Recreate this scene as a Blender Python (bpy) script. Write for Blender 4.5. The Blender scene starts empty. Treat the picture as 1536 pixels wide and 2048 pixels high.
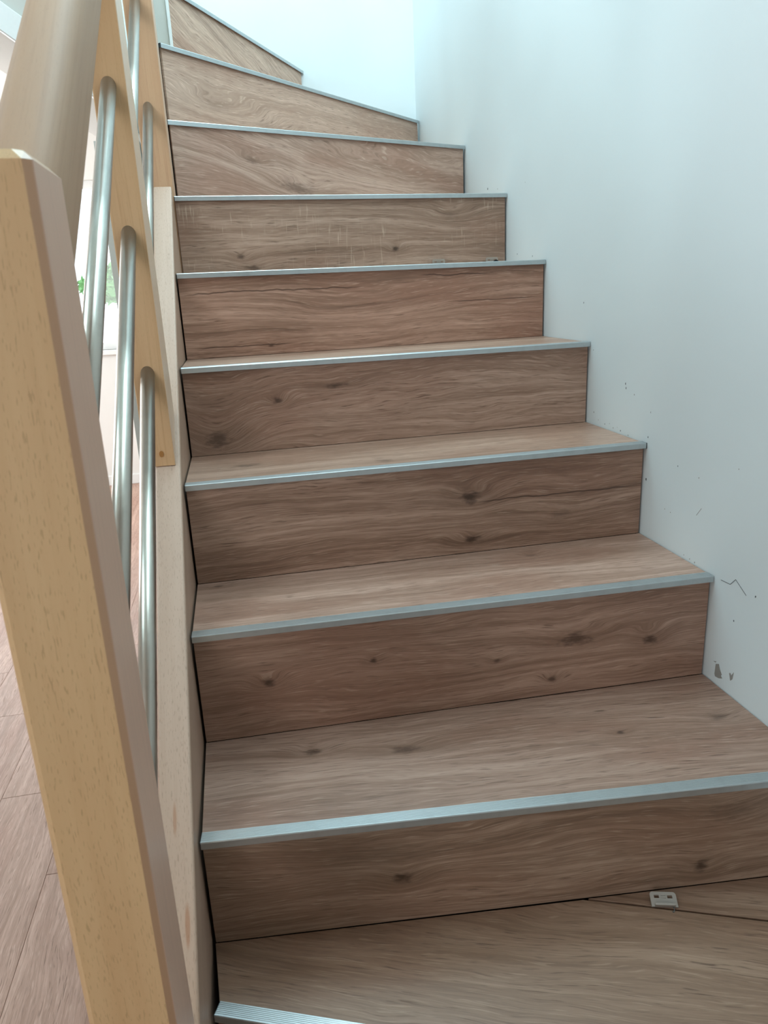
import bpy, bmesh, math, random
from mathutils import Vector, Matrix

# ------------------------------------------------------------------ camera
SC = bpy.context.scene
COL = SC.collection
F_PX, PITCH, YAW, ROLL = 1472.0, -0.2928, 0.1834, -0.0470
CAM = Vector((0.1113, 0.0, 0.6663))


def make_camera():
    cy, sy = math.cos(YAW), math.sin(YAW)
    fwd = Vector((sy*math.cos(PITCH), cy*math.cos(PITCH), math.sin(PITCH)))
    right = Vector((cy, -sy, 0))
    up = right.cross(fwd)
    r = right*math.cos(ROLL)+up*math.sin(ROLL)
    u = up*math.cos(ROLL)-right*math.sin(ROLL)
    m = Matrix(((r.x, u.x, -fwd.x, CAM.x), (r.y, u.y, -fwd.y, CAM.y), (r.z, u.z, -fwd.z, CAM.z), (0, 0, 0, 1)))
    cd = bpy.data.cameras.new('camera')
    cd.sensor_fit = 'VERTICAL'
    cd.sensor_height = 24.0
    cd.sensor_width = 18.0
    cd.lens = F_PX/2048*24.0
    cd.clip_start = 0.02
    cd.dof.use_dof = True
    cd.dof.focus_distance = 1.6
    cd.dof.aperture_fstop = 9.5
    ob = bpy.data.objects.new('camera', cd)
    COL.objects.link(ob)
    ob.matrix_world = m
    SC.camera = ob


make_camera()

# ------------------------------------------------------------------ light, world, exposure
w = bpy.data.worlds.new('world')
SC.world = w
w.use_nodes = True
w.node_tree.nodes['Background'].inputs[0].default_value = (0.86, 0.94, 1.0, 1)
w.node_tree.nodes['Background'].inputs[1].default_value = 2.4
SC.view_settings.view_transform = 'Standard'
SC.view_settings.look = 'None'
SC.view_settings.gamma = 1.0
SC.view_settings.use_curve_mapping = False
SC.view_settings.exposure = 0.06
SC.cycles.use_light_tree = False
SC.cycles.use_adaptive_sampling = True
SC.cycles.adaptive_threshold = 0.03
SC.cycles.max_bounces = 5
SC.cycles.diffuse_bounces = 4
SC.cycles.glossy_bounces = 3
SC.cycles.transmission_bounces = 3
SC.cycles.transparent_max_bounces = 6
SC.cycles.caustics_reflective = False
SC.cycles.caustics_refractive = False


def area(name, loc, target, sx, sy, power, color):
    ld = bpy.data.lights.new(name, 'AREA')
    ld.shape = 'RECTANGLE'
    ld.size, ld.size_y = sx, sy
    ld.energy = power
    ld.color = color
    o = bpy.data.objects.new(name, ld)
    COL.objects.link(o)
    o.location = loc
    d = Vector(target)-Vector(loc)
    o.rotation_euler = d.to_track_quat('-Z', 'Y').to_euler()
    return o


# daylight through the roof window above the stairwell, the room's window, the hall window behind, plus added top and landing lights
area('roof_window_daylight', (0.42, 1.05, 2.64), (0.42, 2.475, 1.29), 0.80, 1.15, 16, (0.62, 0.90, 1.0))  # unseen roof window, tilted to favour the upper steps
area('added_top_light', (0.40, 2.35, 3.36), (0.40, 2.35, 0.0), 0.80, 0.9, 37, (0.62, 0.90, 1.0))  # second roof light, added to brighten the upper risers
area('added_landing_light', (-1.80, 1.20, 2.42), (0.9, 2.4, 1.2), 1.2, 0.75, 36, (0.64, 0.90, 1.0))  # unseen side light, added for the right wall and steps
area('room_window_daylight', (-1.75, 5.80, 0.95), (-1.75, 0.0, -0.2), 2.3, 1.1, 22, (0.93, 0.98, 1.0))
area('side_window_daylight', (-3.25, 4.60, 0.80), (0.0, 5.3, 0.2), 1.6, 1.3, 78, (0.97, 0.98, 1.0))
area('hall_window_daylight', (-1.6, -1.50, 0.75), (-0.6, 2.0, 0.2), 1.2, 1.4, 23, (0.96, 0.95, 0.98))

# ------------------------------------------------------------------ helpers
MATS = {}


def srgb(r, g, b):
    def f(c):
        c /= 255.0
        return c/12.92 if c <= 0.04045 else ((c+0.055)/1.055)**2.4
    return (f(r), f(g), f(b), 1.0)


def empty(name, loc, label, cat, group=None):
    o = bpy.data.objects.new(name, None)
    COL.objects.link(o)
    o.location = loc
    o['label'] = label
    o['category'] = cat
    if group:
        o['group'] = group
    o.empty_display_size = 0.05
    return o


def link(name, me, mat, parent=None, mw=None):
    o = bpy.data.objects.new(name, me)
    COL.objects.link(o)
    if mat is not None and len(me.materials) == 0:
        me.materials.append(mat)
    if mw is not None:
        o.matrix_world = mw
    if parent is not None:
        o.parent = parent
        pm = parent_world(parent)
        o.matrix_parent_inverse = pm.inverted()
    return o


def parent_world(p):
    m = Matrix.LocRotScale(p.location, p.rotation_euler, p.scale)
    if p.parent:
        m = parent_world(p.parent) @ p.matrix_parent_inverse @ m
    return m


def bm_mesh(bm, name):
    bmesh.ops.recalc_face_normals(bm, faces=bm.faces)
    me = bpy.data.meshes.new(name)
    bm.to_mesh(me)
    bm.free()
    return me


def prism(poly, direction, bevel=0.0, segs=2, smooth=False):
    """extrude a planar polygon (list of Vector) along direction"""
    bm = bmesh.new()
    a = [bm.verts.new(p) for p in poly]
    b = [bm.verts.new(Vector(p)+Vector(direction)) for p in poly]
    n = len(poly)
    bm.faces.new(a)
    bm.faces.new(list(reversed(b)))
    for i in range(n):
        bm.faces.new((a[i], a[(i+1) % n], b[(i+1) % n], b[i]))
    if bevel > 0:
        bmesh.ops.bevel(bm, geom=list(bm.edges), offset=bevel, segments=segs, affect='EDGES', profile=0.5)
    if smooth:
        for f in bm.faces:
            f.smooth = True
    return bm


def box_bm(x0, x1, y0, y1, z0, z1, bevel=0.0, segs=2):
    return prism([Vector((x0, y0, z0)), Vector((x1, y0, z0)), Vector((x1, y1, z0)), Vector((x0, y1, z0))],
                 (0, 0, z1-z0), bevel, segs)


def frame(origin, xaxis, normal):
    """matrix with local X along xaxis, local Z along normal"""
    x = Vector(xaxis).normalized()
    z = Vector(normal).normalized()
    y = z.cross(x)
    return Matrix(((x.x, y.x, z.x, origin[0]), (x.y, y.y, z.y, origin[1]), (x.z, y.z, z.z, origin[2]), (0, 0, 0, 1)))


def board(name, pts, thick, xaxis, normal, mat, parent, bevel=0.0006):
    """flat board: pts = world outline of the visible face; thickness goes to the back"""
    m = frame(pts[0], xaxis, normal)
    inv = m.inverted()
    loc = [inv @ Vector(p) for p in pts]
    for p in loc:
        p.z = 0.0
    bm = prism(loc, (0, 0, -thick), bevel, 1)
    return link(name, bm_mesh(bm, name), mat, parent, m)


def structure(o):
    o['kind'] = 'structure'
    return o


# ------------------------------------------------------------------ node helpers
class NT:
    def __init__(self, name):
        self.mat = bpy.data.materials.new(name)
        self.mat.use_nodes = True
        self.t = self.mat.node_tree
        self.t.nodes.clear()
        self.out = self.t.nodes.new('ShaderNodeOutputMaterial')
        self.bsdf = self.t.nodes.new('ShaderNodeBsdfPrincipled')
        self.t.links.new(self.bsdf.outputs[0], self.out.inputs[0])

    def put(self, sock, v):
        if hasattr(v, 'is_output') or isinstance(v, bpy.types.NodeSocket):
            self.t.links.new(v, sock)
        else:
            sock.default_value = v

    def m(self, op, a, b=0.0, c=0.0, clamp=False):
        n = self.t.nodes.new('ShaderNodeMath')
        n.operation = op
        n.use_clamp = clamp
        self.put(n.inputs[0], a)
        self.put(n.inputs[1], b)
        self.put(n.inputs[2], c)
        return n.outputs[0]

    def obj(self):
        n = self.t.nodes.new('ShaderNodeTexCoord')
        s = self.t.nodes.new('ShaderNodeSeparateXYZ')
        self.t.links.new(n.outputs['Object'], s.inputs[0])
        return n.outputs['Object'], s.outputs[0], s.outputs[1], s.outputs[2]

    def vec(self, x, y, z):
        n = self.t.nodes.new('ShaderNodeCombineXYZ')
        self.put(n.inputs[0], x)
        self.put(n.inputs[1], y)
        self.put(n.inputs[2], z)
        return n.outputs[0]

    def noise(self, vec, scale=1.0, detail=3.0, rough=0.5, dist=0.0):
        n = self.t.nodes.new('ShaderNodeTexNoise')
        self.put(n.inputs['Vector'], vec)
        n.inputs['Scale'].default_value = scale
        n.inputs['Detail'].default_value = detail
        n.inputs['Roughness'].default_value = rough
        n.inputs['Distortion'].default_value = dist
        return n.outputs[0]

    def ramp(self, fac, stops, interp='LINEAR'):
        n = self.t.nodes.new('ShaderNodeValToRGB')
        cr = n.color_ramp
        cr.interpolation = interp
        while len(cr.elements) < len(stops):
            cr.elements.new(0.5)
        for e, (p, c) in zip(cr.elements, stops):
            e.position = p
            e.color = c
        self.put(n.inputs[0], fac)
        return n.outputs[0]

    def mix(self, fac, a, b, mode='MIX'):
        n = self.t.nodes.new('ShaderNodeMix')
        n.data_type = 'RGBA'
        n.blend_type = mode
        self.put(n.inputs[0], fac)
        self.put(n.inputs[6], a)
        self.put(n.inputs[7], b)
        return n.outputs[2]

    def smooth(self, v, lo, hi):
        n = self.t.nodes.new('ShaderNodeMapRange')
        n.interpolation_type = 'SMOOTHSTEP'
        self.put(n.inputs[0], v)
        n.inputs[1].default_value = lo
        n.inputs[2].default_value = hi
        n.inputs[3].default_value = 0.0
        n.inputs[4].default_value = 1.0
        return n.outputs[0]

    def bump(self, h, strength, dist):
        n = self.t.nodes.new('ShaderNodeBump')
        n.inputs['Strength'].default_value = strength
        n.inputs['Distance'].default_value = dist
        self.put(n.inputs['Height'], h)
        self.t.links.new(n.outputs[0], self.bsdf.inputs['Normal'])


def grey(v):
    return (v, v, v, 1)


def oak(name, seed, tint=(1, 1, 1), contrast=1.0, knots=(), cracks=(), saw=0.0, wave=1.0, slope=0.0, coarse=1.0, rand=False):
    """oak-look laminate: local X runs along the grain, local Y across it.
    knots = (u, v, ru, rv, lift, dark); cracks = (u0, u1, v, amp, width)"""
    N = NT(name)
    co, u, v, wz = N.obj()
    if rand:
        oi = N.t.nodes.new('ShaderNodeObjectInfo')
        sd = N.m('MULTIPLY', oi.outputs['Random'], 57.0)
        u = N.m('ADD', u, N.m('MULTIPLY', oi.outputs['Random'], 31.0))
    else:
        sd = float(seed)*3.17
    if slope:
        v = N.m('SUBTRACT', v, N.m('MULTIPLY', u, slope))
    wob = N.noise(N.vec(N.m('MULTIPLY', u, 3.0), N.m('MULTIPLY', v, 11.0), sd), 1.0, 3.0, 0.45)
    ph = N.m('ADD', v, N.m('MULTIPLY', N.m('SUBTRACT', wob, 0.5), 0.055*wave))
    core = None
    halo = None
    if knots:
        jit = N.noise(N.vec(N.m('MULTIPLY', u, 60.0), N.m('MULTIPLY', v, 150.0), sd), 1.0, 2.0, 0.6)
        jit = N.m('MULTIPLY', N.m('SUBTRACT', jit, 0.5), 1.1)
    for (ku, kv, ru, rv, lift, dark) in knots:
        du = N.m('DIVIDE', N.m('SUBTRACT', u, ku), ru)
        dv = N.m('DIVIDE', N.m('SUBTRACT', v, kv - slope*ku), rv)
        dv2 = N.m('MULTIPLY', dv, dv)
        r2 = N.m('ADD', N.m('MULTIPLY', du, du), dv2)
        g = N.m('POWER', 2.71828, N.m('MULTIPLY', N.m('ADD', N.m('MULTIPLY', N.m('MULTIPLY', du, du), 0.35), N.m('MULTIPLY', dv2, 0.5)), -1.0))
        ph = N.m('ADD', ph, N.m('MULTIPLY', g, lift*1.25))
        if dark > 0:
            r = N.m('ADD', N.m('SQRT', r2), jit)
            k = N.m('MULTIPLY', N.m('SUBTRACT', 1.0, N.smooth(r, 0.08, 0.80)), dark*0.95)
            h = N.m('MULTIPLY', N.m('SUBTRACT', 1.0, N.smooth(N.m('ADD', N.m('SQRT', N.m('ADD', N.m('MULTIPLY', N.m('MULTIPLY', du, du), 0.25), dv2)), jit), 0.3, 1.7)), dark*0.38)
            core = k if core is None else N.m('MAXIMUM', core, k)
            halo = h if halo is None else N.m('MAXIMUM', halo, h)
    # broad streaks, annual rings, fibre
    s1 = N.noise(N.vec(N.m('MULTIPLY', ph, 34.0*coarse), N.m('MULTIPLY', u, 1.1), sd), 1.0, 2.0, 0.55)
    s2 = N.noise(N.vec(N.m('MULTIPLY', ph, 150.0*coarse), N.m('MULTIPLY', u, 2.6), sd), 1.0, 2.0, 0.6)
    s3 = N.noise(N.vec(N.m('MULTIPLY', ph, 760.0), N.m('MULTIPLY', u, 17.0), sd), 1.0, 2.0, 0.6)
    big = N.noise(N.vec(N.m('MULTIPLY', u, 2.4), N.m('MULTIPLY', v, 7.0), N.m('ADD', sd, 9.0)), 1.0, 2.0, 0.5)
    f = N.m('ADD', N.m('MULTIPLY', s1, 0.42), N.m('ADD', N.m('MULTIPLY', s2, 0.34), N.m('MULTIPLY', big, 0.24)))
    f = N.m('ADD', f, N.m('MULTIPLY', N.m('SUBTRACT', s3, 0.5), 0.30))
    f = N.m('ADD', 0.5, N.m('MULTIPLY', N.m('SUBTRACT', f, 0.5), 1.25*contrast))

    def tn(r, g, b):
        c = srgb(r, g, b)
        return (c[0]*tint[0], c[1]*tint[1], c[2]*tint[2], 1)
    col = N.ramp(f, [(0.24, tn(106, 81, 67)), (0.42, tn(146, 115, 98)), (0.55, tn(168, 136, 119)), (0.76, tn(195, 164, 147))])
    col = N.mix(N.m('MULTIPLY', N.m('SUBTRACT', 1.0, N.smooth(big, 0.34, 0.50)), 0.40), col, tn(150, 110, 92))
    # thin ring lines that follow the figure
    rl = N.m('SUBTRACT', 1.0, N.smooth(N.m('ABSOLUTE', N.m('SUBTRACT', s2, 0.47)), 0.0, 0.028))
    rl = N.m('MULTIPLY', rl, N.smooth(s3, 0.36, 0.60))
    col = N.mix(N.m('MULTIPLY', rl, 0.42*min(contrast, 1.0)), col, tn(98, 72, 58))
    # dark pores and pale flecks: short ticks along the grain
    po = N.noise(N.vec(N.m('MULTIPLY', ph, 560.0), N.m('MULTIPLY', u, 24.0), N.m('ADD', sd, 4.0)), 1.0, 2.0, 0.5)
    pm = N.m('MULTIPLY', N.smooth(po, 0.58, 0.70), N.m('ADD', 0.3, N.m('MULTIPLY', N.smooth(s1, 0.42, 0.60), 0.7)))
    col = N.mix(N.m('MULTIPLY', pm, 0.60), col, tn(84, 60, 47))
    li = N.m('SUBTRACT', 1.0, N.smooth(po, 0.30, 0.42))
    col = N.mix(N.m('MULTIPLY', li, 0.38), col, tn(205, 176, 158))
    if saw > 0:
        sm = N.smooth(N.noise(N.vec(N.m('MULTIPLY', u, 240.0), N.m('MULTIPLY', v, 16.0), 3.3), 1.0, 2.0, 0.5), 0.60, 0.72)
        sz = N.smooth(N.noise(N.vec(N.m('MULTIPLY', u, 6.0), N.m('MULTIPLY', v, 14.0), 8.3), 1.0, 1.0, 0.5), 0.45, 0.6)
        col = N.mix(N.m('MULTIPLY', N.m('MULTIPLY', sm, sz), saw), col, tn(208, 180, 160))
    if halo is not None:
        col = N.mix(halo, col, tn(104, 76, 58))
        col = N.mix(core, col, tn(66, 46, 35))
    for (u0, u1, cv, amp, wd) in cracks:
        cw = N.noise(N.vec(N.m('MULTIPLY', u, 11.0), cv*50.0, 2.0), 1.0, 3.0, 0.6)
        d = N.m('ABSOLUTE', N.m('SUBTRACT', N.m('SUBTRACT', v, cv), N.m('MULTIPLY', N.m('SUBTRACT', cw, 0.5), amp)))
        msk = N.m('SUBTRACT', 1.0, N.smooth(d, wd*0.4, wd*1.6))
        msk = N.m('MULTIPLY', msk, N.m('MULTIPLY', N.smooth(u, u0, u0+0.05), N.m('SUBTRACT', 1.0, N.smooth(u, u1-0.06, u1))))
        col = N.mix(N.m('MULTIPLY', msk, 0.8), col, tn(70, 46, 34))
    N.put(N.bsdf.inputs['Base Color'], col)
    N.put(N.bsdf.inputs['Roughness'], N.m('ADD', 0.40, N.m('MULTIPLY', pm, 0.25)))
    N.bsdf.inputs['Specular IOR Level'].default_value = 0.42
    return N.mat


def beech(name, axis, base=(214, 170, 118), dark=(188, 140, 92), fleck=0.5, lines=0.25, rough=0.42, marks=(), side=None, edge=None):
    """varnished beech; axis = matrix-free local axis (0,1,2) of the grain. marks = (u,p,q,ru,rp,strength)"""
    N = NT(name)
    co, x, y, z = N.obj()
    ax = [x, y, z]
    u = ax[axis]
    p, r = [ax[i] for i in range(3) if i != axis]
    nz = N.noise(N.vec(N.m('MULTIPLY', u, 2.0), N.m('MULTIPLY', p, 28.0), N.m('MULTIPLY', r, 28.0)), 1.0, 3.0, 0.55)
    wv = N.m('MULTIPLY', N.noise(N.vec(N.m('MULTIPLY', u, 1.5), N.m('MULTIPLY', p, 6.0), N.m('MULTIPLY', r, 6.0)), 1.0, 1.0, 0.5), 0.03)
    fl = N.noise(N.vec(N.m('MULTIPLY', u, 120.0), N.m('MULTIPLY', N.m('ADD', p, wv), 950.0), N.m('MULTIPLY', N.m('ADD', r, wv), 950.0)), 1.0, 1.0, 0.4)
    ln = N.noise(N.vec(N.m('MULTIPLY', u, 2.5), N.m('MULTIPLY', N.m('ADD', p, wv), 260.0), N.m('MULTIPLY', N.m('ADD', r, wv), 260.0)), 1.0, 2.0, 0.5)
    col = N.mix(N.smooth(nz, 0.3, 0.72), srgb(*base), srgb(*[int(b*0.72+d*0.28) for b, d in zip(base, dark)]))
    col = N.mix(N.m('MULTIPLY', N.smooth(ln, 0.5, 0.72), lines), col, srgb(*dark))
    fm = N.smooth(fl, 0.615, 0.70)
    col = N.mix(N.m('MULTIPLY', fm, fleck), col, srgb(int(dark[0]*0.74), int(dark[1]*0.70), int(dark[2]*0.66)))
    if edge:
        col = N.mix(N.m('MULTIPLY', N.smooth(x, edge[0], edge[0]+0.0010), 0.9), col, srgb(*edge[1]))
    if side:
        col = N.mix(N.smooth(x, side[0]-0.0006, side[0]+0.0006), col, N.mix(N.m('MULTIPLY', N.smooth(ln, 0.45, 0.7), 0.3), srgb(*side[1]), srgb(*[int(k*0.9) for k in side[1]])))
    for (mx, my, mz, sx, sy, sz, st) in marks:
        a = N.m('DIVIDE', N.m('SUBTRACT', x, mx), sx)
        b = N.m('DIVIDE', N.m('SUBTRACT', y, my), sy)
        c = N.m('DIVIDE', N.m('SUBTRACT', z, mz), sz)
        d = N.m('SQRT', N.m('ADD', N.m('MULTIPLY', a, a), N.m('ADD', N.m('MULTIPLY', b, b), N.m('MULTIPLY', c, c))))
        d = N.m('ADD', d, N.m('MULTIPLY', N.m('SUBTRACT', nz, 0.5), 1.6))
        col = N.mix(N.m('MULTIPLY', N.m('SUBTRACT', 1.0, N.smooth(d, 0.45, 1.0)), st), col, srgb(150, 92, 52))
    N.put(N.bsdf.inputs['Base Color'], col)
    N.bsdf.inputs['Roughness'].default_value = rough
    N.bsdf.inputs['Specular IOR Level'].default_value = 0.5
    return N.mat


def plaster(name, rgb, rough=0.75, grime=0.0):
    N = NT(name)
    co, x, y, z = N.obj()
    n1 = N.noise(co, 1.7, 2.0, 0.5)
    c = srgb(*rgb)
    d = srgb(*[int(k*0.965) for k in rgb])
    col = N.mix(N.smooth(n1, 0.35, 0.7), c, d)
    N.put(N.bsdf.inputs['Base Color'], col)
    N.bsdf.inputs['Roughness'].default_value = rough
    N.bsdf.inputs['Specular IOR Level'].default_value = 0.3
    return N.mat


def metal(name, rgb, rough, metallic=1.0, axis=0, brush=0.06):
    N = NT(name)
    co, x, y, z = N.obj()
    ax = [x, y, z]
    sc = [N.m('MULTIPLY', ax[i], 8.0 if i == axis else 900.0) for i in range(3)]
    n = N.noise(N.vec(*sc), 1.0, 2.0, 0.5)
    sm = N.noise(co, 38.0, 3.0, 0.6)
    c = srgb(*rgb)
    col = N.mix(N.m('MULTIPLY', N.smooth(sm, 0.45, 0.75), 0.35), c, tuple(k*0.78 for k in c[:3])+(1,))
    N.put(N.bsdf.inputs['Base Color'], col)
    N.bsdf.inputs['Metallic'].default_value = metallic
    N.put(N.bsdf.inputs['Roughness'], N.m('ADD', rough, N.m('MULTIPLY', N.m('SUBTRACT', n, 0.5), brush*4)))
    return N.mat


def plain(name, rgb, rough=0.6, spec=0.3, alpha=1.0, transmission=0.0):
    N = NT(name)
    co, x, y, z = N.obj()
    n = N.noise(co, 120.0, 2.0, 0.5)
    c = srgb(*rgb)
    N.put(N.bsdf.inputs['Base Color'], N.mix(N.m('MULTIPLY', n, 0.25), c, tuple(k*0.8 for k in c[:3])+(1,)))
    N.bsdf.inputs['Roughness'].default_value = rough
    N.bsdf.inputs['Specular IOR Level'].default_value = spec
    N.bsdf.inputs['Transmission Weight'].default_value = transmission
    return N.mat


M_WALL = plaster('white_wall_paint', (222, 229, 230))
M_ROOM = plaster('room_wall_paint', (236, 235, 231))
M_CEIL = plaster('ceiling_paint', (228, 228, 222))
M_GREY = plaster('shaded_partition_paint', (205, 204, 196))  # partition's shade put into the grey; string board and infill reuse it
M_DARK = plain('dark_step_core', (30, 25, 22), 0.9, 0.1)
M_ALU = metal('anodised_aluminium', (188, 193, 194), 0.36, 0.85, 0, 0.04)
M_STEEL = metal('satin_stainless', (180, 173, 163), 0.30, 1.0, 2, 0.02)
M_CHIP = plain('bare_plaster_chip', (150, 146, 140), 0.9, 0.1)
M_SCUFF = plain('dark_scuff', (92, 96, 98), 0.8, 0.1)
M_PLASTIC = plain('clear_plastic', (186, 174, 162), 0.35, 0.4, 1.0, 0.30)
M_BLACK = plain('black_plastic', (28, 30, 34), 0.5, 0.4)
M_TRIM = plain('white_trim_paint', (232, 234, 232), 0.45, 0.4)

# ------------------------------------------------------------------ stair layout (metres, z = 0 on the second winder tread)
OV = 0.0072
Z = {-2: -0.524, -1: -0.346, 0: -0.1684, 1: 0.0, 2: 0.1852, 3: 0.3662, 4: 0.5403, 5: 0.7189, 6: 0.8999, 7: 1.0821, 8: 1.2700, 9: 1.4480, 10: 1.628}
FLOOR = -0.70


def wall_x(y):
    return 0.8473+0.00846*y


BACK_Y = 3.045
yl = {1: 0.8159, 2: 1.0359, 3: 1.2446, 4: 1.4758, 5: 1.6843, 6: 1.9337, 7: 2.0299, 8: 2.1151}
yr = {1: 0.7353, 2: 1.0184, 3: 1.2529, 4: 1.5028, 5: 1.7540, 6: 2.0265, 7: 2.4045, 8: 2.9877}
GAP = 0.0035
# nosing line end points (front edge), left then right
NOSE = {}
for i in yl:
    t = GAP/0.86
    NOSE[i] = (Vector((GAP, yl[i]+(yr[i]-yl[i])*t)), Vector((wall_x(yr[i])-0.002, yr[i])))
NOSE[0] = (Vector((0.0045, 0.7145)), Vector((wall_x(0.36)-0.002, 0.362)))
NOSE[-1] = (Vector((0.006, 0.650)), Vector((0.842, -0.35)))
NOSE[-2] = (Vector((0.008, 0.610)), Vector((0.836, -1.05)))
NOSE[9] = (Vector((0.028, 2.280)), Vector((0.4528, BACK_Y-0.002)))
NOSE[10] = (Vector((-0.045, 2.30)), Vector((0.03, BACK_Y-0.002)))


def off(i, s):
    """nosing line moved back by s (perpendicular, into the stair)"""
    a, b = NOSE[i]
    d = (b-a).normalized()
    n = Vector((-d.y, d.x))
    b2 = b+n*s
    b2.x = min(b2.x, wall_x(b2.y)-0.0015)
    b2.y = min(b2.y, BACK_Y-0.0015)
    return a+n*s, b2


def isect(p, d, q, e):
    den = d.x*e.y-d.y*e.x
    t = ((q.x-p.x)*e.y-(q.y-p.y)*e.x)/den
    return p+d*t


# ------------------------------------------------------------------ the setting: walls, floors, ceilings
def wall_poly(name, pts, vec, mat):
    c = Vector(pts[0])
    bm = prism([Vector(p)-c for p in pts], vec)
    return structure(link(name, bm_mesh(bm, name), mat, None, Matrix.Translation(c)))


TOP = 3.40
wr = wall_poly('wall_right', [(wall_x(-1.6), -1.6, FLOOR), (wall_x(BACK_Y), BACK_Y, FLOOR), (wall_x(BACK_Y)+0.12, BACK_Y, FLOOR), (wall_x(-1.6)+0.12, -1.6, FLOOR)],
               (0, 0, TOP-FLOOR), M_WALL)
# back wall of the stairwell: full height behind the winders, open below the upper flight further left
wb = wall_poly('wall_back', [(-0.17, BACK_Y, FLOOR), (1.0, BACK_Y, FLOOR), (1.0, BACK_Y, TOP), (-1.9, BACK_Y, TOP), (-1.9, BACK_Y, 1.84), (-0.80, BACK_Y, 1.84), (-0.17, BACK_Y, 1.45)],
               (0, 0.12, 0), M_WALL)
wall_poly('wall_front', [(-3.4, -1.72, FLOOR), (1.0, -1.72, FLOOR), (1.0, -1.72, TOP), (-3.4, -1.72, TOP)], (0, 0.12, 0), M_ROOM)
bm = bmesh.new()
for (y0, y1, z0, z1) in [(-1.72, 3.72, FLOOR, 2.05), (5.48, 6.04, FLOOR, 2.05), (3.72, 5.48, FLOOR, 0.08), (3.72, 5.48, 1.52, 2.05)]:
    me = bm_mesh(box_bm(-3.52, -3.4, y0, y1, z0, z1), 'tmp')
    bm.from_mesh(me)
    bpy.data.meshes.remove(me)
structure(link('wall_left', bm_mesh(bm, 'wall_left'), M_ROOM))
# far room wall with a window opening
FY = 5.90
WX0, WX1, WZ0, WZ1 = -2.9, -0.60, 0.33, 1.50
o = bpy.data.meshes.new('wall_far')
bm = bmesh.new()
for (x0, x1, z0, z1) in [(-3.4, WX0, FLOOR, 1.85), (WX1, 1.0, FLOOR, 1.85), (WX0, WX1, FLOOR, WZ0), (WX0, WX1, WZ1, 1.85)]:
    b2 = box_bm(x0, x1, FY, FY+0.14, z0, z1)
    me = bm_mesh(b2, 'tmp')
    bm.from_mesh(me)
    bpy.data.meshes.remove(me)
structure(link('wall_far', bm_mesh(bm, 'wall_far'), M_ROOM))
structure(link('wall_room_right', bm_mesh(box_bm(0.30, 0.42, BACK_Y+0.12, FY, FLOOR, 1.85), 'wall_room_right'), M_ROOM))
structure(link('ceiling_room', bm_mesh(box_bm(-3.4, 1.0, BACK_Y+0.12, FY+0.14, 1.85, 2.05), 'ceiling_room'), M_CEIL))
structure(link('ceiling_hall', bm_mesh(box_bm(-3.4, -1.90, 0.30, BACK_Y+0.12, 1.85, 2.05), 'ceiling_hall'), M_CEIL))
structure(link('baseboard_far', bm_mesh(box_bm(-3.4, 0.30, FY-0.014, FY, FLOOR, FLOOR+0.075, 0.003), 'baseboard_far'), M_TRIM))

# stairwell ceiling: flat over the hall, an unseen roof slope tilted so its window lights the upper steps, flat over the winders
structure(link('ceiling_lower', bm_mesh(box_bm(-3.4, 1.0, -1.72, 0.30, 1.85, 2.05), 'ceiling_lower'), M_CEIL))
bm = bmesh.new()
CX0, CX1, CY0, CY1 = -0.02, 0.82, 1.88, 2.82
for (x0, x1, y0, y1) in [(-2.0, CX0, 1.60, BACK_Y+0.12), (CX1, 1.0, 1.60, BACK_Y+0.12), (CX0, CX1, 1.60, CY0), (CX0, CX1, CY1, BACK_Y+0.12)]:
    me = bm_mesh(box_bm(x0, x1, y0, y1, TOP, TOP+0.2), 'tmp')
    bm.from_mesh(me)
    bpy.data.meshes.remove(me)
structure(link('ceiling', bm_mesh(bm, 'ceiling'), M_CEIL))
SLOPE = Vector((0, 1.30, 1.35)).normalized()
SL_M = frame((0, 0.30, 2.05), (1, 0, 0), (0, -SLOPE.z, SLOPE.y))
SL_L = 1.8742
SX0, SX1, SY0, SY1 = 0.0, 0.84, 0.34, 1.56
bm = bmesh.new()
for (x0, x1, y0, y1) in [(-2.0, SX0, 0, SL_L), (SX1, 1.0, 0, SL_L), (SX0, SX1, 0, SY0), (SX0, SX1, SY1, SL_L)]:
    me = bm_mesh(box_bm(x0, x1, y0, y1, 0.0, 0.2), 'tmp')
    bm.from_mesh(me)
    bpy.data.meshes.remove(me)
structure(link('ceiling_slope', bm_mesh(bm, 'ceiling_slope'), M_CEIL, None, SL_M))


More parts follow.
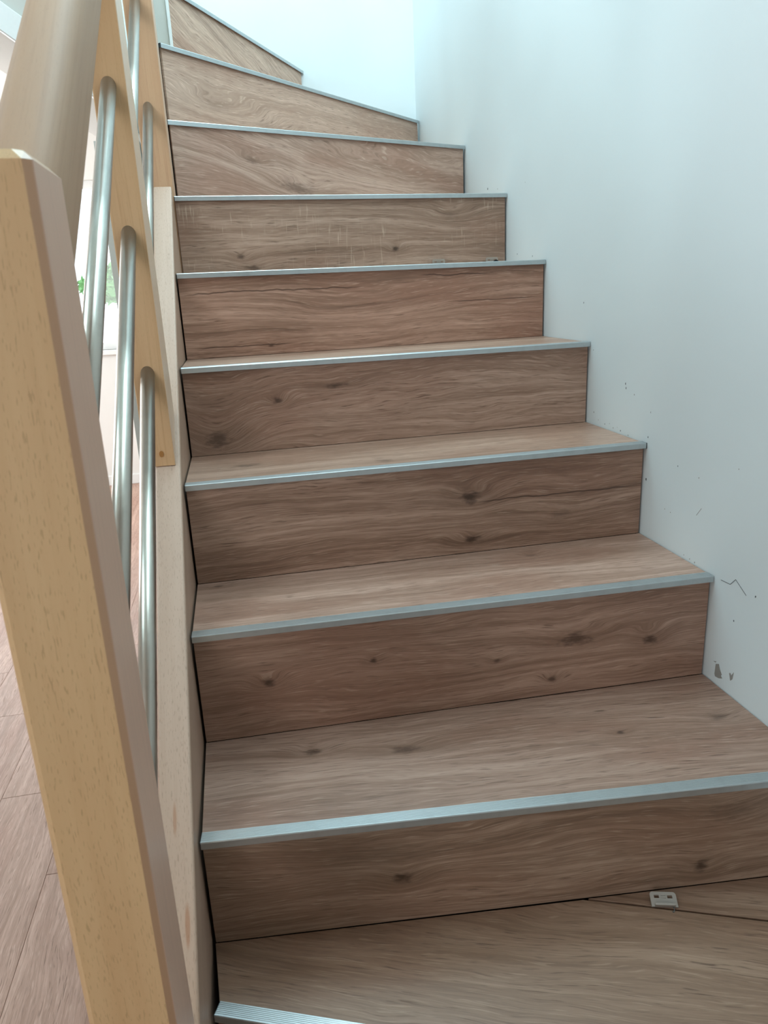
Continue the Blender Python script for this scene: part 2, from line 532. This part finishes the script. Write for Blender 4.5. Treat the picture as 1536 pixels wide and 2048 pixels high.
def window(name, axis, x0, x1, a0, a1, d0, d1, mull, fr=0.05):
    """frame bars + panes; axis 'y': opening in x,z at depth d0..d1; axis 'z': opening in x,y"""
    e = bpy.data.objects.new(name, None)
    COL.objects.link(e)
    e['kind'] = 'structure'

    def bx(p0, p1, q0, q1, dd0, dd1, bev):
        if axis == 'y':
            return box_bm(p0, p1, dd0, dd1, q0, q1, bev)
        if axis == 'x':
            return box_bm(dd0, dd1, p0, p1, q0, q1, bev)
        return box_bm(p0, p1, q0, q1, dd0, dd1, bev)
    dm = (d0+d1)/2
    for (p0, p1, q0, q1) in [(x0, x0+fr, a0, a1), (x1-fr, x1, a0, a1), (x0+fr, x1-fr, a0, a0+fr), (x0+fr, x1-fr, a1-fr, a1)]:
        link('window_frame', bm_mesh(bx(p0, p1, q0, q1, d0, d1, 0.003), 'window_frame'), M_TRIM, e)
    xs = [x0+fr]+[x0+(x1-x0)*(k+1)/(mull+1) for k in range(mull)]+[x1-fr]
    for k in range(mull):
        link('mullion', bm_mesh(bx(xs[k+1]-0.02, xs[k+1]+0.02, a0+fr, a1-fr, d0, d1, 0.003), 'mullion'), M_TRIM, e)
    for k in range(mull+1):
        link('pane', bm_mesh(bx(xs[k]+(0.02 if k else 0), xs[k+1]-(0.02 if k < mull else 0), a0+fr, a1-fr, dm-0.002, dm+0.002, 0), 'pane'), M_GLASS, e)
    return e


def glass():
    N = NT('window_glass')
    N.bsdf.inputs['Base Color'].default_value = (0.95, 0.98, 1, 1)
    N.bsdf.inputs['Roughness'].default_value = 0.0
    t = N.t.nodes.new('ShaderNodeBsdfTransparent')
    g = N.t.nodes.new('ShaderNodeBsdfGlossy')
    g.inputs['Roughness'].default_value = 0.02
    mx = N.t.nodes.new('ShaderNodeMixShader')
    mx.inputs[0].default_value = 0.06
    N.t.links.new(t.outputs[0], mx.inputs[1])
    N.t.links.new(g.outputs[0], mx.inputs[2])
    N.t.links.new(mx.outputs[0], N.out.inputs[0])
    return N.mat


M_GLASS = glass()
window('window_1', 'y', WX0, WX1, WZ0, WZ1, FY+0.05, FY+0.11, 2)
window('window_2', 'z', SX0, SX1, SY0, SY1, 0.08, 0.13, 0).matrix_world = SL_M
window('window_5', 'x', 3.72, 5.48, 0.08, 1.52, -3.49, -3.43, 1)
window('window_4', 'z', CX0, CX1, CY0, CY1, TOP+0.08, TOP+0.13, 0)  # second roof window, added to light the upper steps
# wall of the upper landing with an unseen window added for side light
LY0, LY1, LZ0, LZ1 = 0.55, 1.85, 2.05, 2.85
bm = bmesh.new()
for (y0, y1, z0, z1) in [(0.30, LY0, 1.85, TOP), (LY1, BACK_Y, 1.85, TOP), (LY0, LY1, 1.85, LZ0), (LY0, LY1, LZ1, TOP)]:
    me = bm_mesh(box_bm(-2.0, -1.9, y0, y1, z0, z1), 'tmp')
    bm.from_mesh(me)
    bpy.data.meshes.remove(me)
structure(link('wall_landing', bm_mesh(bm, 'wall_landing'), M_WALL))
window('window_3', 'x', LY0, LY1, LZ0, LZ1, -1.97, -1.93, 1)
structure(link('trim_1', bm_mesh(box_bm(WX0-0.04, WX1+0.04, FY-0.03, FY+0.05, WZ0-0.035, WZ0, 0.004), 'trim_1'), M_TRIM))

# floor: laminate planks running away from the camera, staggered end joints
M_FLOOR = oak('laminate_floor', 0, tint=(1.10, 1.09, 1.12), contrast=0.75, knots=(), rand=True)
fl = structure(link('floor', bm_mesh(box_bm(-3.4, 1.0, -1.72, FY+0.14, FLOOR-0.10, FLOOR-0.009), 'floor'), plain('floor_underlay', (96, 78, 66), 0.9, 0.1)))
plank_me = {}
ends = {0: 1.655, 1: 2.005, 2: 2.486, 3: 2.828}
random.seed(4)
for c in range(-2, 15):
    x1 = -0.287-0.2*c
    x0 = x1-0.2
    if x0 < -3.4:
        continue
    e = ends.get(c, 1.4+random.random()*1.28)
    y = e-1.28*3
    while y < FY:
        a, b = max(y, -1.60), min(y+1.28, FY-0.012)
        y += 1.28
        if b-a < 0.05:
            continue
        key = round(b-a, 3)
        if key not in plank_me:
            bm = prism([Vector((0, -0.0998, 0)), Vector((b-a-0.0012, -0.0998, 0)), Vector((b-a-0.0012, 0.0998, 0)), Vector((0, 0.0998, 0))], (0, 0, -0.008), 0.0007, 1)
            plank_me[key] = bm_mesh(bm, 'plank')
        link('plank', plank_me[key], M_FLOOR, fl, frame(((x0+x1)/2, a, FLOOR), (0, 1, 0), (0, 0, 1)))

# upper flight: white string edge and plastered soffit rising to the left above the room passage
M_SOFF = plaster('soffit_paint', (214, 213, 206))


def upper_flight():
    root = empty('upper_flight', (-0.25, 2.02, 1.2), 'white plastered underside of the upper flight rising left behind the handrail', 'stair flight')
    k = -0.747

    def zz(x):
        return 1.2277+k*(x+0.2945)
    xa, xb = -0.072, -1.20
    # soffit slab
    poly = [Vector((xa, 2.035, zz(xa))), Vector((xb, 2.035, zz(xb))), Vector((xb, 2.035, zz(xb)+0.10)), Vector((xa, 2.035, zz(xa)+0.10))]
    link('soffit', bm_mesh(prism(poly, (0, BACK_Y-2.035-0.003, 0)), 'soffit'), M_SOFF, root)
    poly = [Vector((xa, 2.0, zz(xa))), Vector((xb, 2.0, zz(xb))), Vector((xb, 2.0, zz(xb)+0.065)), Vector((xa, 2.0, zz(xa)+0.065))]
    link('string_edge', bm_mesh(prism(poly, (0, 0.034, 0), 0.002, 1), 'string_edge'), M_TRIM, root)
    poly = [Vector((xa, 2.012, zz(xa)+0.066)), Vector((xb, 2.012, zz(xb)+0.066)), Vector((xb, 2.012, zz(xb)+0.36)), Vector((xa, 2.012, zz(xa)+0.36))]
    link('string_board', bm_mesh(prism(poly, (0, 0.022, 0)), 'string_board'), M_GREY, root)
    return root


upper_flight()
# partition below the winders
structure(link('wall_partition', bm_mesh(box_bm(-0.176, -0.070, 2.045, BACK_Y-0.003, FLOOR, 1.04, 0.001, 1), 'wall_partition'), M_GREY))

# ------------------------------------------------------------------ staircase
stair = empty('staircase', (0.4, 0.7, FLOOR), 'winding staircase clad in oak laminate with aluminium nosings along the white wall', 'staircase')

RISER = {  # brighter light at the top put into upper risers' tints, besides board tone
    -1: dict(seed=31, tint=(.86, .84, .82)),
    0: dict(seed=3, tint=(.95, .8, .72)),
    1: dict(seed=11, tint=(.92, .98, .94), knots=[(.258, .072, .022, .016, .020, 1.0), (.247, .118, .10, .03, .020, .12), (.683, .034, .02, .018, .012, .9), (.72, .12, .07, .03, .02, .3)], contrast=1.05),
    2: dict(seed=12, tint=(.96, .93, .90), knots=[(.105, .091, .017, .013, .016, .9), (.272, .106, .010, .008, .008, .9), (.612, .098, .05, .022, .022, .75), (.745, .080, .022, .017, .018, .9), (.572, .030, .013, .011, .012, .8), (.476, .078, .011, .009, .008, .7)]),
    3: dict(seed=13, tint=(.92, .90, .86), contrast=1.35, coarse=0.8, knots=[(.505, .109, .032, .020, .018, .95), (.506, .026, .030, .012, .014, .95), (.687, .054, .05, .02, .01, .3)], cracks=[(.50, .86, .098, .012, .0012)]),
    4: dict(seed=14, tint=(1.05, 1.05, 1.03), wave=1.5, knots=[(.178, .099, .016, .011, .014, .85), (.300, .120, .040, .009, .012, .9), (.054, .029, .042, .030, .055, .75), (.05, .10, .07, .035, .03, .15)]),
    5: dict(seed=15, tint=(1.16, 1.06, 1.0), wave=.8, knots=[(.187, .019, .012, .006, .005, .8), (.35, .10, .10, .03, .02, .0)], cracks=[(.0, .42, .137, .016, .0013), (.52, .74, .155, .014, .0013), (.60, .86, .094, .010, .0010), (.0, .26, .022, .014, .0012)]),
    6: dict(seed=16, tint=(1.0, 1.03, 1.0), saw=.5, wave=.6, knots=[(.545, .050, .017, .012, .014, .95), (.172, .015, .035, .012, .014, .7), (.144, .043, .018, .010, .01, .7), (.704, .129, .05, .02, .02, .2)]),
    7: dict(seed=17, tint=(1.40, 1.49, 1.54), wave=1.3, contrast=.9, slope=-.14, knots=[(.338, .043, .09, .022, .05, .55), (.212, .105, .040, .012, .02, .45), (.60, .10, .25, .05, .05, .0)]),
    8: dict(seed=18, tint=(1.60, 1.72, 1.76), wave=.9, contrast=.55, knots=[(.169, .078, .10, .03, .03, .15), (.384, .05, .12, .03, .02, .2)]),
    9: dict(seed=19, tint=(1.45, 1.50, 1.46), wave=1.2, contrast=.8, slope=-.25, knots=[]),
    10: dict(seed=20, tint=(1.1, 1.05, 1.0)),
}
TREAD = {  # board tone; lowest tread's tint also darkened for the shade there
    -2: dict(seed=41, tint=(.95, .93, .9)),
    -1: dict(seed=40, tint=(.95, .93, .9)),
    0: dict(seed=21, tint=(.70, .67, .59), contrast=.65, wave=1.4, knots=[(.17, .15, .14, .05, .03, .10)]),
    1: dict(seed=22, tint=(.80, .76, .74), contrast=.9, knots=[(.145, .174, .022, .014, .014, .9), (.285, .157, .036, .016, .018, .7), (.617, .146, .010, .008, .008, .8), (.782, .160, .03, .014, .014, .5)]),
    2: dict(seed=23, tint=(1.0, .96, .95), contrast=1.0, knots=[(.03, .196, .02, .01, .01, .7), (.598, .184, .02, .012, .01, .4)]),
    3: dict(seed=24, tint=(1.02, .99, .96), contrast=.8, knots=[(.107, .118, .05, .022, .015, .6), (.356, .057, .025, .02, .01, .6)]),
}


def make_riser(i):
    a, b = off(i, OV)
    zt, zb = Z[i]-0.004, Z[i-1]-0.0009 if (i-1) in Z else FLOOR+0.0005
    if i == -2:
        zb = FLOOR+0.0005
    d = (b-a).normalized()
    a = a+d*(0.0065 if i in (7, 8) else 0.0005)
    b = b-d*(0.0015 if 1 <= i <= 8 else (0.008 if i > -2 else 0.016))
    n = Vector((d.y, -d.x, 0))
    pts = [(a.x, a.y, zb), (b.x, b.y, zb), (b.x, b.y, zt), (a.x, a.y, zt)]
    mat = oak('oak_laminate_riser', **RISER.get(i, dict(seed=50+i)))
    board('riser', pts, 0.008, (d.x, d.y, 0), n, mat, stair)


def tread_edges(i):
    """front-left, front-right, back-right, back-left of the tread i, between its nosing and the next riser"""
    fa, fb = off(i, 0.017)
    if i+1 in NOSE:
        ba, bb = off(i+1, OV-0.0004)
    else:
        ba, bb = off(i, 0.3)
    return fa, fb, bb, ba


def make_tread(i):
    fa, fb, bb, ba = tread_edges(i)
    d = (fb-fa).normalized()
    zt = Z[i]-0.0012
    par = TREAD.get(i, dict(seed=60+i, tint=(1.02, 1.0, .97)))
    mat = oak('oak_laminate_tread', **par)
    o3 = NOSE[i][0]
    if i == 0:
        # two boards: the front one with its back joint parallel to the nosing, and a wedge against the riser
        n = Vector((-d.y, d.x))
        p = fa+n*0.236
        left = ba
        s = isect(p, d, ba, (bb-ba))
        e = isect(p, d, fb, Vector((0.00846, 1)))
        front = [fa, fb, e-n*0.0018, s-n*0.0018-d*0.001, left]
        wedge = [s+n*0.0014+d*0.006, e+n*0.0014, bb]
        mat2 = oak('oak_laminate_tread', seed=29, tint=(.70, .67, .60), contrast=.8)  # wedge shares the lowest tread's shade-darkened tint
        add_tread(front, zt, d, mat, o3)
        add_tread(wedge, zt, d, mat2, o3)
    elif i == 1:
        n = Vector((-d.y, d.x))
        p = fa+n*0.243
        s = isect(p, d, ba, (bb-ba))
        e = isect(p, d, fb, Vector((0.00846, 1)))
        front = [fa, fb, e-n*0.0003, s-n*0.0003-d*0.004, ba]
        wedge = [s+n*0.0003+d*0.01, e+n*0.0003, bb]
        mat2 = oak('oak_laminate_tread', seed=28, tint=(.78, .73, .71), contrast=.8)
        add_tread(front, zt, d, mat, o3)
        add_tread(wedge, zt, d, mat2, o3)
    else:
        add_tread([fa, fb, bb, ba], zt, d, mat, o3)


def add_tread(poly, zt, d, mat, o3):
    # local origin at the nosing's left end so the figure sits where it belongs
    m = frame((o3.x, o3.y, zt), (d.x, d.y, 0), (0, 0, 1))
    inv = m.inverted()
    loc = [inv @ Vector((p.x, p.y, zt)) for p in poly]
    link('tread', bm_mesh(prism(loc, (0, 0, -0.008), 0.0004, 1), 'tread'), mat, stair, m)


def nosing_profile():
    """cross-section (s back, z up) of the ribbed aluminium stair nosing, front top corner at 0,0"""
    p = [(0.0, -0.0105), (0.0, -0.0012), (0.0010, 0.0)]
    s = 0.0026
    for k in range(7):
        p += [(s, 0.0), (s+0.0004, -0.0006), (s+0.0011, -0.0006), (s+0.0015, 0.0)]
        s += 0.0023
    p += [(0.0196, 0.0), (0.0205, -0.0011), (0.0170, -0.0030), (0.0020, -0.0030), (0.0016, -0.0105)]
    return p


def make_nosing(i, cap=False):
    a, b = NOSE[i]
    d3 = Vector((b.x-a.x, b.y-a.y, 0))
    L = d3.length
    m = frame((a.x, a.y, Z[i]), d3, (0, 0, 1))
    poly = [Vector((0, s, z)) for s, z in nosing_profile()]
    bm = prism(poly, (L, 0, 0))
    dn = (b-a).normalized()
    for v in bm.verts:                      # right end scribed to the wall
        if v.co.x > L*0.5:
            p = b+Vector((-dn.y, dn.x))*v.co.y
            t = (wall_x(p.y)-0.002-p.x)/dn.x if i <= 8 else (BACK_Y-0.002-p.y)/dn.y
            v.co.x += max(-0.04, min(0.04, t))
    o = link('nosing', bm_mesh(bm, 'nosing'), M_ALU, stair, m)
    bm = box_bm(-0.0008, 0.0, 0.0002, 0.0195, -0.0100, -0.0003)
    link('end_cap', bm_mesh(bm, 'end_cap'), M_BLACK, o, m)
    if i == 3:
        link('end_cap', bm_mesh(box_bm(L-0.0005, L+0.0016, 0.0002, 0.0195, -0.0110, -0.0003), 'end_cap'), M_BLACK, o, m)


for i in range(-2, 11):
    make_riser(i)
    make_nosing(i)
for i in range(-2, 10):
    make_tread(i)

# dark carcass under the cladding
bm = bmesh.new()
for i in range(-2, 10):
    a, b = off(i, OV+0.0085)
    if i+1 in NOSE:
        c, d = off(i+1, OV+0.0085)
    zt = Z[i]-0.0096
    me = bm_mesh(prism([Vector((a.x+.001, a.y, FLOOR)), Vector((b.x-.001, b.y, FLOOR)), Vector((d.x-.001, d.y, FLOOR)), Vector((c.x+.001, c.y, FLOOR))], (0, 0, zt-FLOOR)), 'tmp')
    bm.from_mesh(me)
    bpy.data.meshes.remove(me)
link('step_core', bm_mesh(bm, 'step_core'), M_DARK, stair)


# beech string on the open side
def string_z(y):
    return -0.046+0.779*(y-0.6915)


ang = math.atan(0.779)
MARK1, MARK2 = (0.15, 0.022), (0.03, 0.01)      # two small orange resin stains on the string's top
y0, y1 = 0.5885, 1.934
org = Vector((0, 0.6915, -0.046))
ms = frame(org, (0, math.cos(ang), math.sin(ang)), (0, -math.sin(ang), math.cos(ang)))
inv = ms.inverted()
world = [Vector((0, y0, string_z(y0))), Vector((0, y1, string_z(y1))), Vector((0, y1, string_z(y1)-0.34)), Vector((0, y0+0.24, FLOOR+0.001)), Vector((0, y0, FLOOR+0.001))]
loc = [inv @ p for p in world]
across = (inv.to_3x3() @ Vector((-0.042, 0, 0)))
M_STRING = beech('beech_string', 0, base=(182, 152, 132), dark=(152, 118, 96), fleck=0.34, lines=0.12, rough=0.5,
                 marks=[(MARK1[0], MARK1[1], 0, .026, .0030, .02, .5), (MARK2[0], MARK2[1], 0, .026, .0034, .02, .55)])
link('string', bm_mesh(prism(loc, across, 0.0035, 3), 'string'), M_STRING, stair, ms)

# white trim strip and painted infill at the top winder's narrow end
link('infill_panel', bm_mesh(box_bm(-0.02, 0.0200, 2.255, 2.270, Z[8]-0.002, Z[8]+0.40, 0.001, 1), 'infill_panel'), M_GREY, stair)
link('corner_trim', bm_mesh(box_bm(0.0205, 0.0275, 2.245, 2.275, Z[8]+0.0005, Z[8]+0.40, 0.0008, 1), 'corner_trim'), M_TRIM, stair)

# ------------------------------------------------------------------ railing
rail = empty('stair_railing', (-0.03, 0.55, FLOOR), 'beech stair railing with thick newel post and steel tube rails beside the steps', 'railing')
M_NEWEL = beech('beech_newel', 2, base=(222, 186, 140), dark=(190, 146, 100), fleck=0.32, lines=0.10, rough=0.42, side=(0.0334, (210, 172, 150)), edge=(0.0283, (196, 150, 118)))
M_POST = beech('beech_post', 2, base=(216, 176, 132), dark=(188, 142, 98), fleck=0.10, lines=0.45, rough=0.40, side=(0.0236, (222, 190, 164)))
M_POST2 = beech('beech_upper_post', 2, base=(200, 158, 122), dark=(172, 124, 90), fleck=0.10, lines=0.45, rough=0.40, side=(0.0308, (214, 178, 152)))
M_RAIL = beech('beech_handrail', 0, base=(178, 142, 112), dark=(154, 116, 88), fleck=0.08, lines=0.25, rough=0.62)


def post(name, x0, x1, ya, yb, z0, z1, ch, topch, mat, slope=None):
    """square post with chamfered long edges and chamfered top"""
    c = Vector(((x0+x1)/2, ya, z0))
    hx = (x1-x0)/2
    D = yb-ya
    H = z1-z0
    bm = bmesh.new()

    def ring(z, k):
        pts = [(-hx+ch+k, 0+k), (hx-ch-k, 0+k), (hx-k, ch+k), (hx-k, D-ch-k), (hx-ch-k, D-k), (-hx+ch+k, D-k), (-hx+k, D-ch-k), (-hx+k, ch+k)]
        return [bm.verts.new((px, py, z+(slope*py if (slope and z < 0.5*H) else 0))) for px, py in pts]
    r = [ring(0, 0), ring(H-topch, 0), ring(H, topch)]
    for a, b in zip(r, r[1:]):
        for k in range(8):
            bm.faces.new((a[k], a[(k+1) % 8], b[(k+1) % 8], b[k]))
    bm.faces.new(list(reversed(r[0])))
    bm.faces.new(r[-1])
    return link(name, bm_mesh(bm, name), mat, rail, Matrix.Translation(c))


nw = post('newel_post', -0.063, 0.005, 0.500, 0.5875, FLOOR+0.0005, 0.755, 0.0052, 0.0060, M_NEWEL)
nw['label'] = 'thick square newel post with chamfered top'
B1 = (1.261, 1.351)


def rail_top(y):
    return 0.905+0.745*(y-0.8)


def rail_bot(y):
    return 0.818+0.748*(y-0.8)


p1 = post('baluster_post', -0.0570, -0.0083, B1[0], B1[1], 0.3994, rail_bot(B1[0])-0.012, 0.0012, 0.0005, M_POST, slope=0.779)
p2 = post('baluster_post', -0.060, 0.0022, 1.962, 2.030, 0.60, 2.05, 0.0015, 0.006, M_POST2)
# filled screw hole near the foot of the slim post
bm = bmesh.new()
bmesh.ops.create_circle(bm, cap_ends=True, radius=0.0045, segments=14)
g = bmesh.ops.extrude_face_region(bm, geom=list(bm.faces))
bmesh.ops.translate(bm, verts=[v for v in g['geom'] if isinstance(v, bmesh.types.BMVert)], vec=(0, 0, 0.0012))
link('screw_plug', bm_mesh(bm, 'screw_plug'), plain('brown_plug', (176, 122, 66), 0.5), p1,
     Matrix.Translation((-0.0290, B1[0]-0.0004, 0.4200)) @ Matrix.Rotation(math.radians(90), 4, 'X') @ Matrix.Diagonal((0.8, 1.2, 1, 1)))

# handrail: runs up into the upper post
ya, yb = 0.5880, 1.9615
a3 = math.atan(0.745)
mh = frame((-0.004, ya, rail_bot(ya)), (0, math.cos(a3), math.sin(a3)), (0, -math.sin(a3), math.cos(a3)))
inv = mh.inverted()
pts = [Vector((-0.002, ya, rail_bot(ya)-0.010)), Vector((-0.002, yb, rail_bot(yb)-0.010)), Vector((-0.002, yb, rail_top(yb)+0.005)), Vector((-0.002, ya, rail_top(ya)+0.005))]
loc = [inv @ p for p in pts]
link('handrail', bm_mesh(prism(loc, inv.to_3x3() @ Vector((-0.054, 0, 0)), 0.0195, 7, True), 'handrail'), M_RAIL, rail, mh)


def tube(name, A, B, r, mat, parent, segs=28):
    A, B = Vector(A), Vector(B)
    d = B-A
    L = d.length
    m = frame(A, Vector((1, 0, 0)), d)
    bm = bmesh.new()
    ra = [bm.verts.new((r*math.cos(t), r*math.sin(t), 0)) for t in [2*math.pi*k/segs for k in range(segs)]]
    rb = [bm.verts.new((v.co.x, v.co.y, L)) for v in ra]
    for k in range(segs):
        f = bm.faces.new((ra[k], ra[(k+1) % segs], rb[(k+1) % segs], rb[k]))
        f.smooth = True
    bm.faces.new(list(reversed(ra)))
    bm.faces.new(rb)
    return link(name, bm_mesh(bm, name), mat, parent, m)


TX = -0.0340
for zb in (0.9595, 0.7560, 0.5430):
    k = 0.770
    t = tube('rail_tube', (TX, 0.575, zb+k*(0.575-1.25)), (TX, 1.272, zb+k*(1.272-1.25)), 0.0112, M_STEEL, rail)
    t2 = tube('rail_tube', (TX, 1.274, zb+k*(1.274-1.25)), (TX, 1.985, zb+k*(1.985-1.25)), 0.0112, M_STEEL, rail)

# ------------------------------------------------------------------ installation clips left on the treads
def clip_mesh():
    """small plate with rounded top corners, two slots and a middle ridge; local X width, Y height, Z thickness"""
    W, H, T = 0.0355, 0.0200, 0.0022
    bm = bmesh.new()

    def slab(x0, x1, y0, y1, t0, t1, bev):
        me = bm_mesh(prism([Vector((x0, y0, t0)), Vector((x1, y0, t0)), Vector((x1, y1, t0)), Vector((x0, y1, t0))], (0, 0, t1-t0), bev, 2), 'tmp')
        bm.from_mesh(me)
        bpy.data.meshes.remove(me)
    # plate assembled round the two slots
    r = 0.004
    cut = H-0.0045
    cut0 = H-0.0085
    slots = [(-0.0125, -0.0055), (0.0055, 0.0125)]
    outline = [(-W/2, cut), (-W/2, H-r)]
    outline += [(-W/2+r-r*math.cos(t), H-r+r*math.sin(t)) for t in (0.4, 0.8, 1.2, 1.57)]
    outline += [(W/2-r+r*math.sin(t), H-r+r*math.cos(t)) for t in (0.0, 0.4, 0.8, 1.2)]
    outline += [(W/2, H-r), (W/2, cut)]
    me = bm_mesh(prism([Vector((x, y, 0)) for x, y in outline], (0, 0, T)), 'tmp')
    bm.from_mesh(me)
    bpy.data.meshes.remove(me)
    xs = [-W/2, slots[0][0], slots[0][1], slots[1][0], slots[1][1], W/2]
    for k in (0, 2, 4):
        slab(xs[k], xs[k+1], cut0, cut, 0, T, 0)
    slab(-W/2, W/2, 0, cut0, 0, T, 0)
    slab(-0.0032, 0.0032, cut0, cut0+0.0009, T, T+0.0008, 0)
    slab(-0.0032, 0.0032, cut-0.0009, cut, T, T+0.0008, 0)
    slab(-W/2+0.004, W/2-0.004, 0.0, 0.0030, T, T+0.0060, 0.0004)
    return bm_mesh(bm, 'clip_plate')


CLIP = clip_mesh()


def clip(loc, xdir, tilt, label, insert, hook):
    e = empty('laminate_clip', loc, label, 'clip', 'plastic flooring clips left on the stairs')
    x = Vector(xdir).normalized()
    back = Vector((0, 0, 1)).cross(x)
    up = Vector((0, 0, 1))*math.cos(tilt)+back*math.sin(tilt)
    m = frame(loc, x, x.cross(up))
    link('clip_plate', CLIP, M_PLASTIC, e, m)
    if insert:
        bm = bmesh.new()
        n = 9
        prof = [(0.004+0.013*k/(n-1), 0.0100+0.0035*math.sin(math.pi*k/(n-1))) for k in range(n)]
        poly = [Vector((px, py, 0.0024)) for px, py in prof]+[Vector((0.017, 0.0050, 0.0024)), Vector((0.004, 0.0050, 0.0024))]
        link('black_insert', bm_mesh(prism(poly, (0, 0, 0.004)), 'black_insert'), M_BLACK, e, m)
    if hook:
        pts = [(0.010, 0.004), (0.011, 0.0), (0.0112, -0.004), (0.0098, -0.0072), (0.0082, -0.0060)]
        bm = bmesh.new()
        for (ax, ay), (bx, by) in zip(pts, pts[1:]):
            dx, dy = bx-ax, by-ay
            l = math.hypot(dx, dy)
            nx, ny = -dy/l*0.0005, dx/l*0.0005
            me = bm_mesh(prism([Vector((ax+nx, ay+ny, 0.0030)), Vector((bx+nx, by+ny, 0.0030)), Vector((bx-nx, by-ny, 0.0030)), Vector((ax-nx, ay-ny, 0.0030))], (0, 0, 0.001)), 'tmp')
            bm.from_mesh(me)
            bpy.data.meshes.remove(me)
        link('wire_hook', bm_mesh(bm, 'wire_hook'), M_SCUFF, e, m)
    return e


d6 = NOSE[6][1]-NOSE[6][0]
d6n = d6.normalized()
for (u, lab, ins) in [(0.662, 'clear plastic flooring clip standing alone against a riser halfway up the stairs', False), (0.817, 'clear plastic clip with black insert beside the white wall', True)]:
    p = NOSE[6][0]+d6n*u+Vector((0, -0.0055))
    clip((p.x, p.y, Z[5]-0.0012), (d6n.x, d6n.y, 0), 0.06, lab, ins, False)
d0 = (NOSE[0][1]-NOSE[0][0]).normalized()
clip((0.6165, 0.7330, Z[0]-0.0010), (0.96, -0.28, 0), 1.15, 'clear plastic flooring clip lying on the joint of the lowest tread', False, True)

# ------------------------------------------------------------------ chips and scuffs in the wall paint
def chip(poly, mat, name='paint_chip'):
    x = wall_x(sum(p[0] for p in poly)/len(poly))
    c = Vector((x-0.0003, poly[0][0], poly[0][1]))
    pts = [Vector((wall_x(p[0])-0.0003, p[0], p[1]))-c for p in poly]
    link(name, bm_mesh(prism(pts, (0.0010, 0, 0)), name), mat, wr, Matrix.Translation(c))


chip([(0.995, 0.034), (0.987, 0.038), (0.983, 0.030), (0.977, 0.023), (0.979, 0.020), (0.975, 0.017), (0.984, 0.0125), (0.994, 0.011), (0.996, 0.015)], M_CHIP)
chip([(0.959, 0.036), (0.956, 0.0375), (0.954, 0.034), (0.948, 0.043), (0.950, 0.029), (0.955, 0.024)], M_CHIP)
chip([(1.002, 0.036), (0.994, 0.039), (0.996, 0.036)], M_CHIP)
line = [(1.002, 0.1845), (0.978, 0.186), (0.966, 0.199), (0.938, 0.183)]
for (a, b) in zip(line, line[1:]):
    dy, dz = b[0]-a[0], b[1]-a[1]
    l = math.hypot(dy, dz)
    ny, nz = -dz/l*0.00045, dy/l*0.00045
    chip([(a[0]+ny, a[1]+nz), (b[0]+ny, b[1]+nz), (b[0]-ny, b[1]-nz), (a[0]-ny, a[1]-nz)], M_SCUFF, 'scratch')
a, b = (1.083, 0.272), (1.070, 0.288)
chip([(a[0]+.0004, a[1]), (b[0]+.0004, b[1]), (b[0]-.0004, b[1]), (a[0]-.0004, a[1])], M_CHIP, 'scratch')
random.seed(7)
specs = [(0.917, 0.19, 2.2), (1.148, 0.344, 1.6), (1.084, 0.338, 1.3), (0.984, 0.376, 1.2), (1.347, 0.467, 2.4), (1.344, 0.459, 2.2), (1.545, 0.62, 1.6),
         (1.248, 0.425, 1.4), (1.311, 0.45, 1.4), (2.192, 0.931, 3.2), (0.961, 0.129, 1.6), (1.161, 0.255, 1.4), (1.18, 0.256, 1.2), (1.25, 0.296, 2.6),
         (1.426, 0.374, 1.6), (1.389, 0.372, 1.5), (1.358, 0.371, 1.6), (1.405, 0.378, 1.1), (1.372, 0.376, 1.0), (1.456, 0.378, 1.2), (1.327, 0.368, 1.5), (1.491, 0.523, 1.4), (1.478, 0.391, 1.6),
         (1.951, 0.741, 2.0), (1.844, 0.731, 1.6), (1.899, 0.909, 1.4), (2.107, 0.92, 1.4), (1.252, 0.377, 2.0), (1.077, 0.188, 1.5), (1.092, 0.189, 1.2), (1.11, 0.190, 1.2)]
for (yy, zz_, s) in specs:
    n = 6
    ph = random.random()*6
    poly = []
    for k in range(n):
        t = ph+2*math.pi*k/n
        rr = s*0.001*(0.6+0.7*random.random())
        poly.append((yy+rr*0.7*math.cos(t), zz_+rr*1.1*math.sin(t)))
    chip(poly, M_SCUFF if s > 1.5 else M_CHIP)


# ------------------------------------------------------------------ garden seen through the far window
def shrub(loc, h, n, label, seed):
    random.seed(seed)
    root = empty('garden_tree', loc, label, 'tree')
    bm = bmesh.new()
    for k in range(n):
        t = random.random()
        z = h*(0.82+0.18*t)
        a = random.random()*6.283
        rr = 0.36*math.sin(math.pi*(0.12+0.8*t))*random.random()**0.5
        c = Vector((rr*math.cos(a), rr*math.sin(a), z))
        u = Vector((random.uniform(-1, 1), random.uniform(-1, 1), random.uniform(-.6, .9))).normalized()
        v = u.cross(Vector((random.uniform(-1, 1), random.uniform(-1, 1), random.uniform(-1, 1)))).normalized()
        s = 0.035+0.03*random.random()
        q = [c-u*s, c+v*s*0.45, c+u*s, c-v*s*0.45]
        bm.faces.new([bm.verts.new(p) for p in q])
    fo = link('foliage', bm_mesh(bm, 'foliage'), plain('leaf_green', (120, 176, 112), 0.6), root, Matrix.Translation(loc))
    fo['kind'] = 'stuff'
    tube('trunk', loc, (loc[0], loc[1], loc[2]+h*0.7), 0.02, plain('bark', (92, 72, 54), 0.9), root, 8)


structure(link('ground_outside', bm_mesh(box_bm(-5, 3, FY+0.14, 10.0, FLOOR-0.3, FLOOR-0.12), 'ground_outside'), plain('pale_paving', (205, 200, 190), 0.9)))
shrub((-0.99, 7.9, FLOOR-0.12), 1.82, 700, 'small green garden tree outside the far window behind the tube rails', 5)
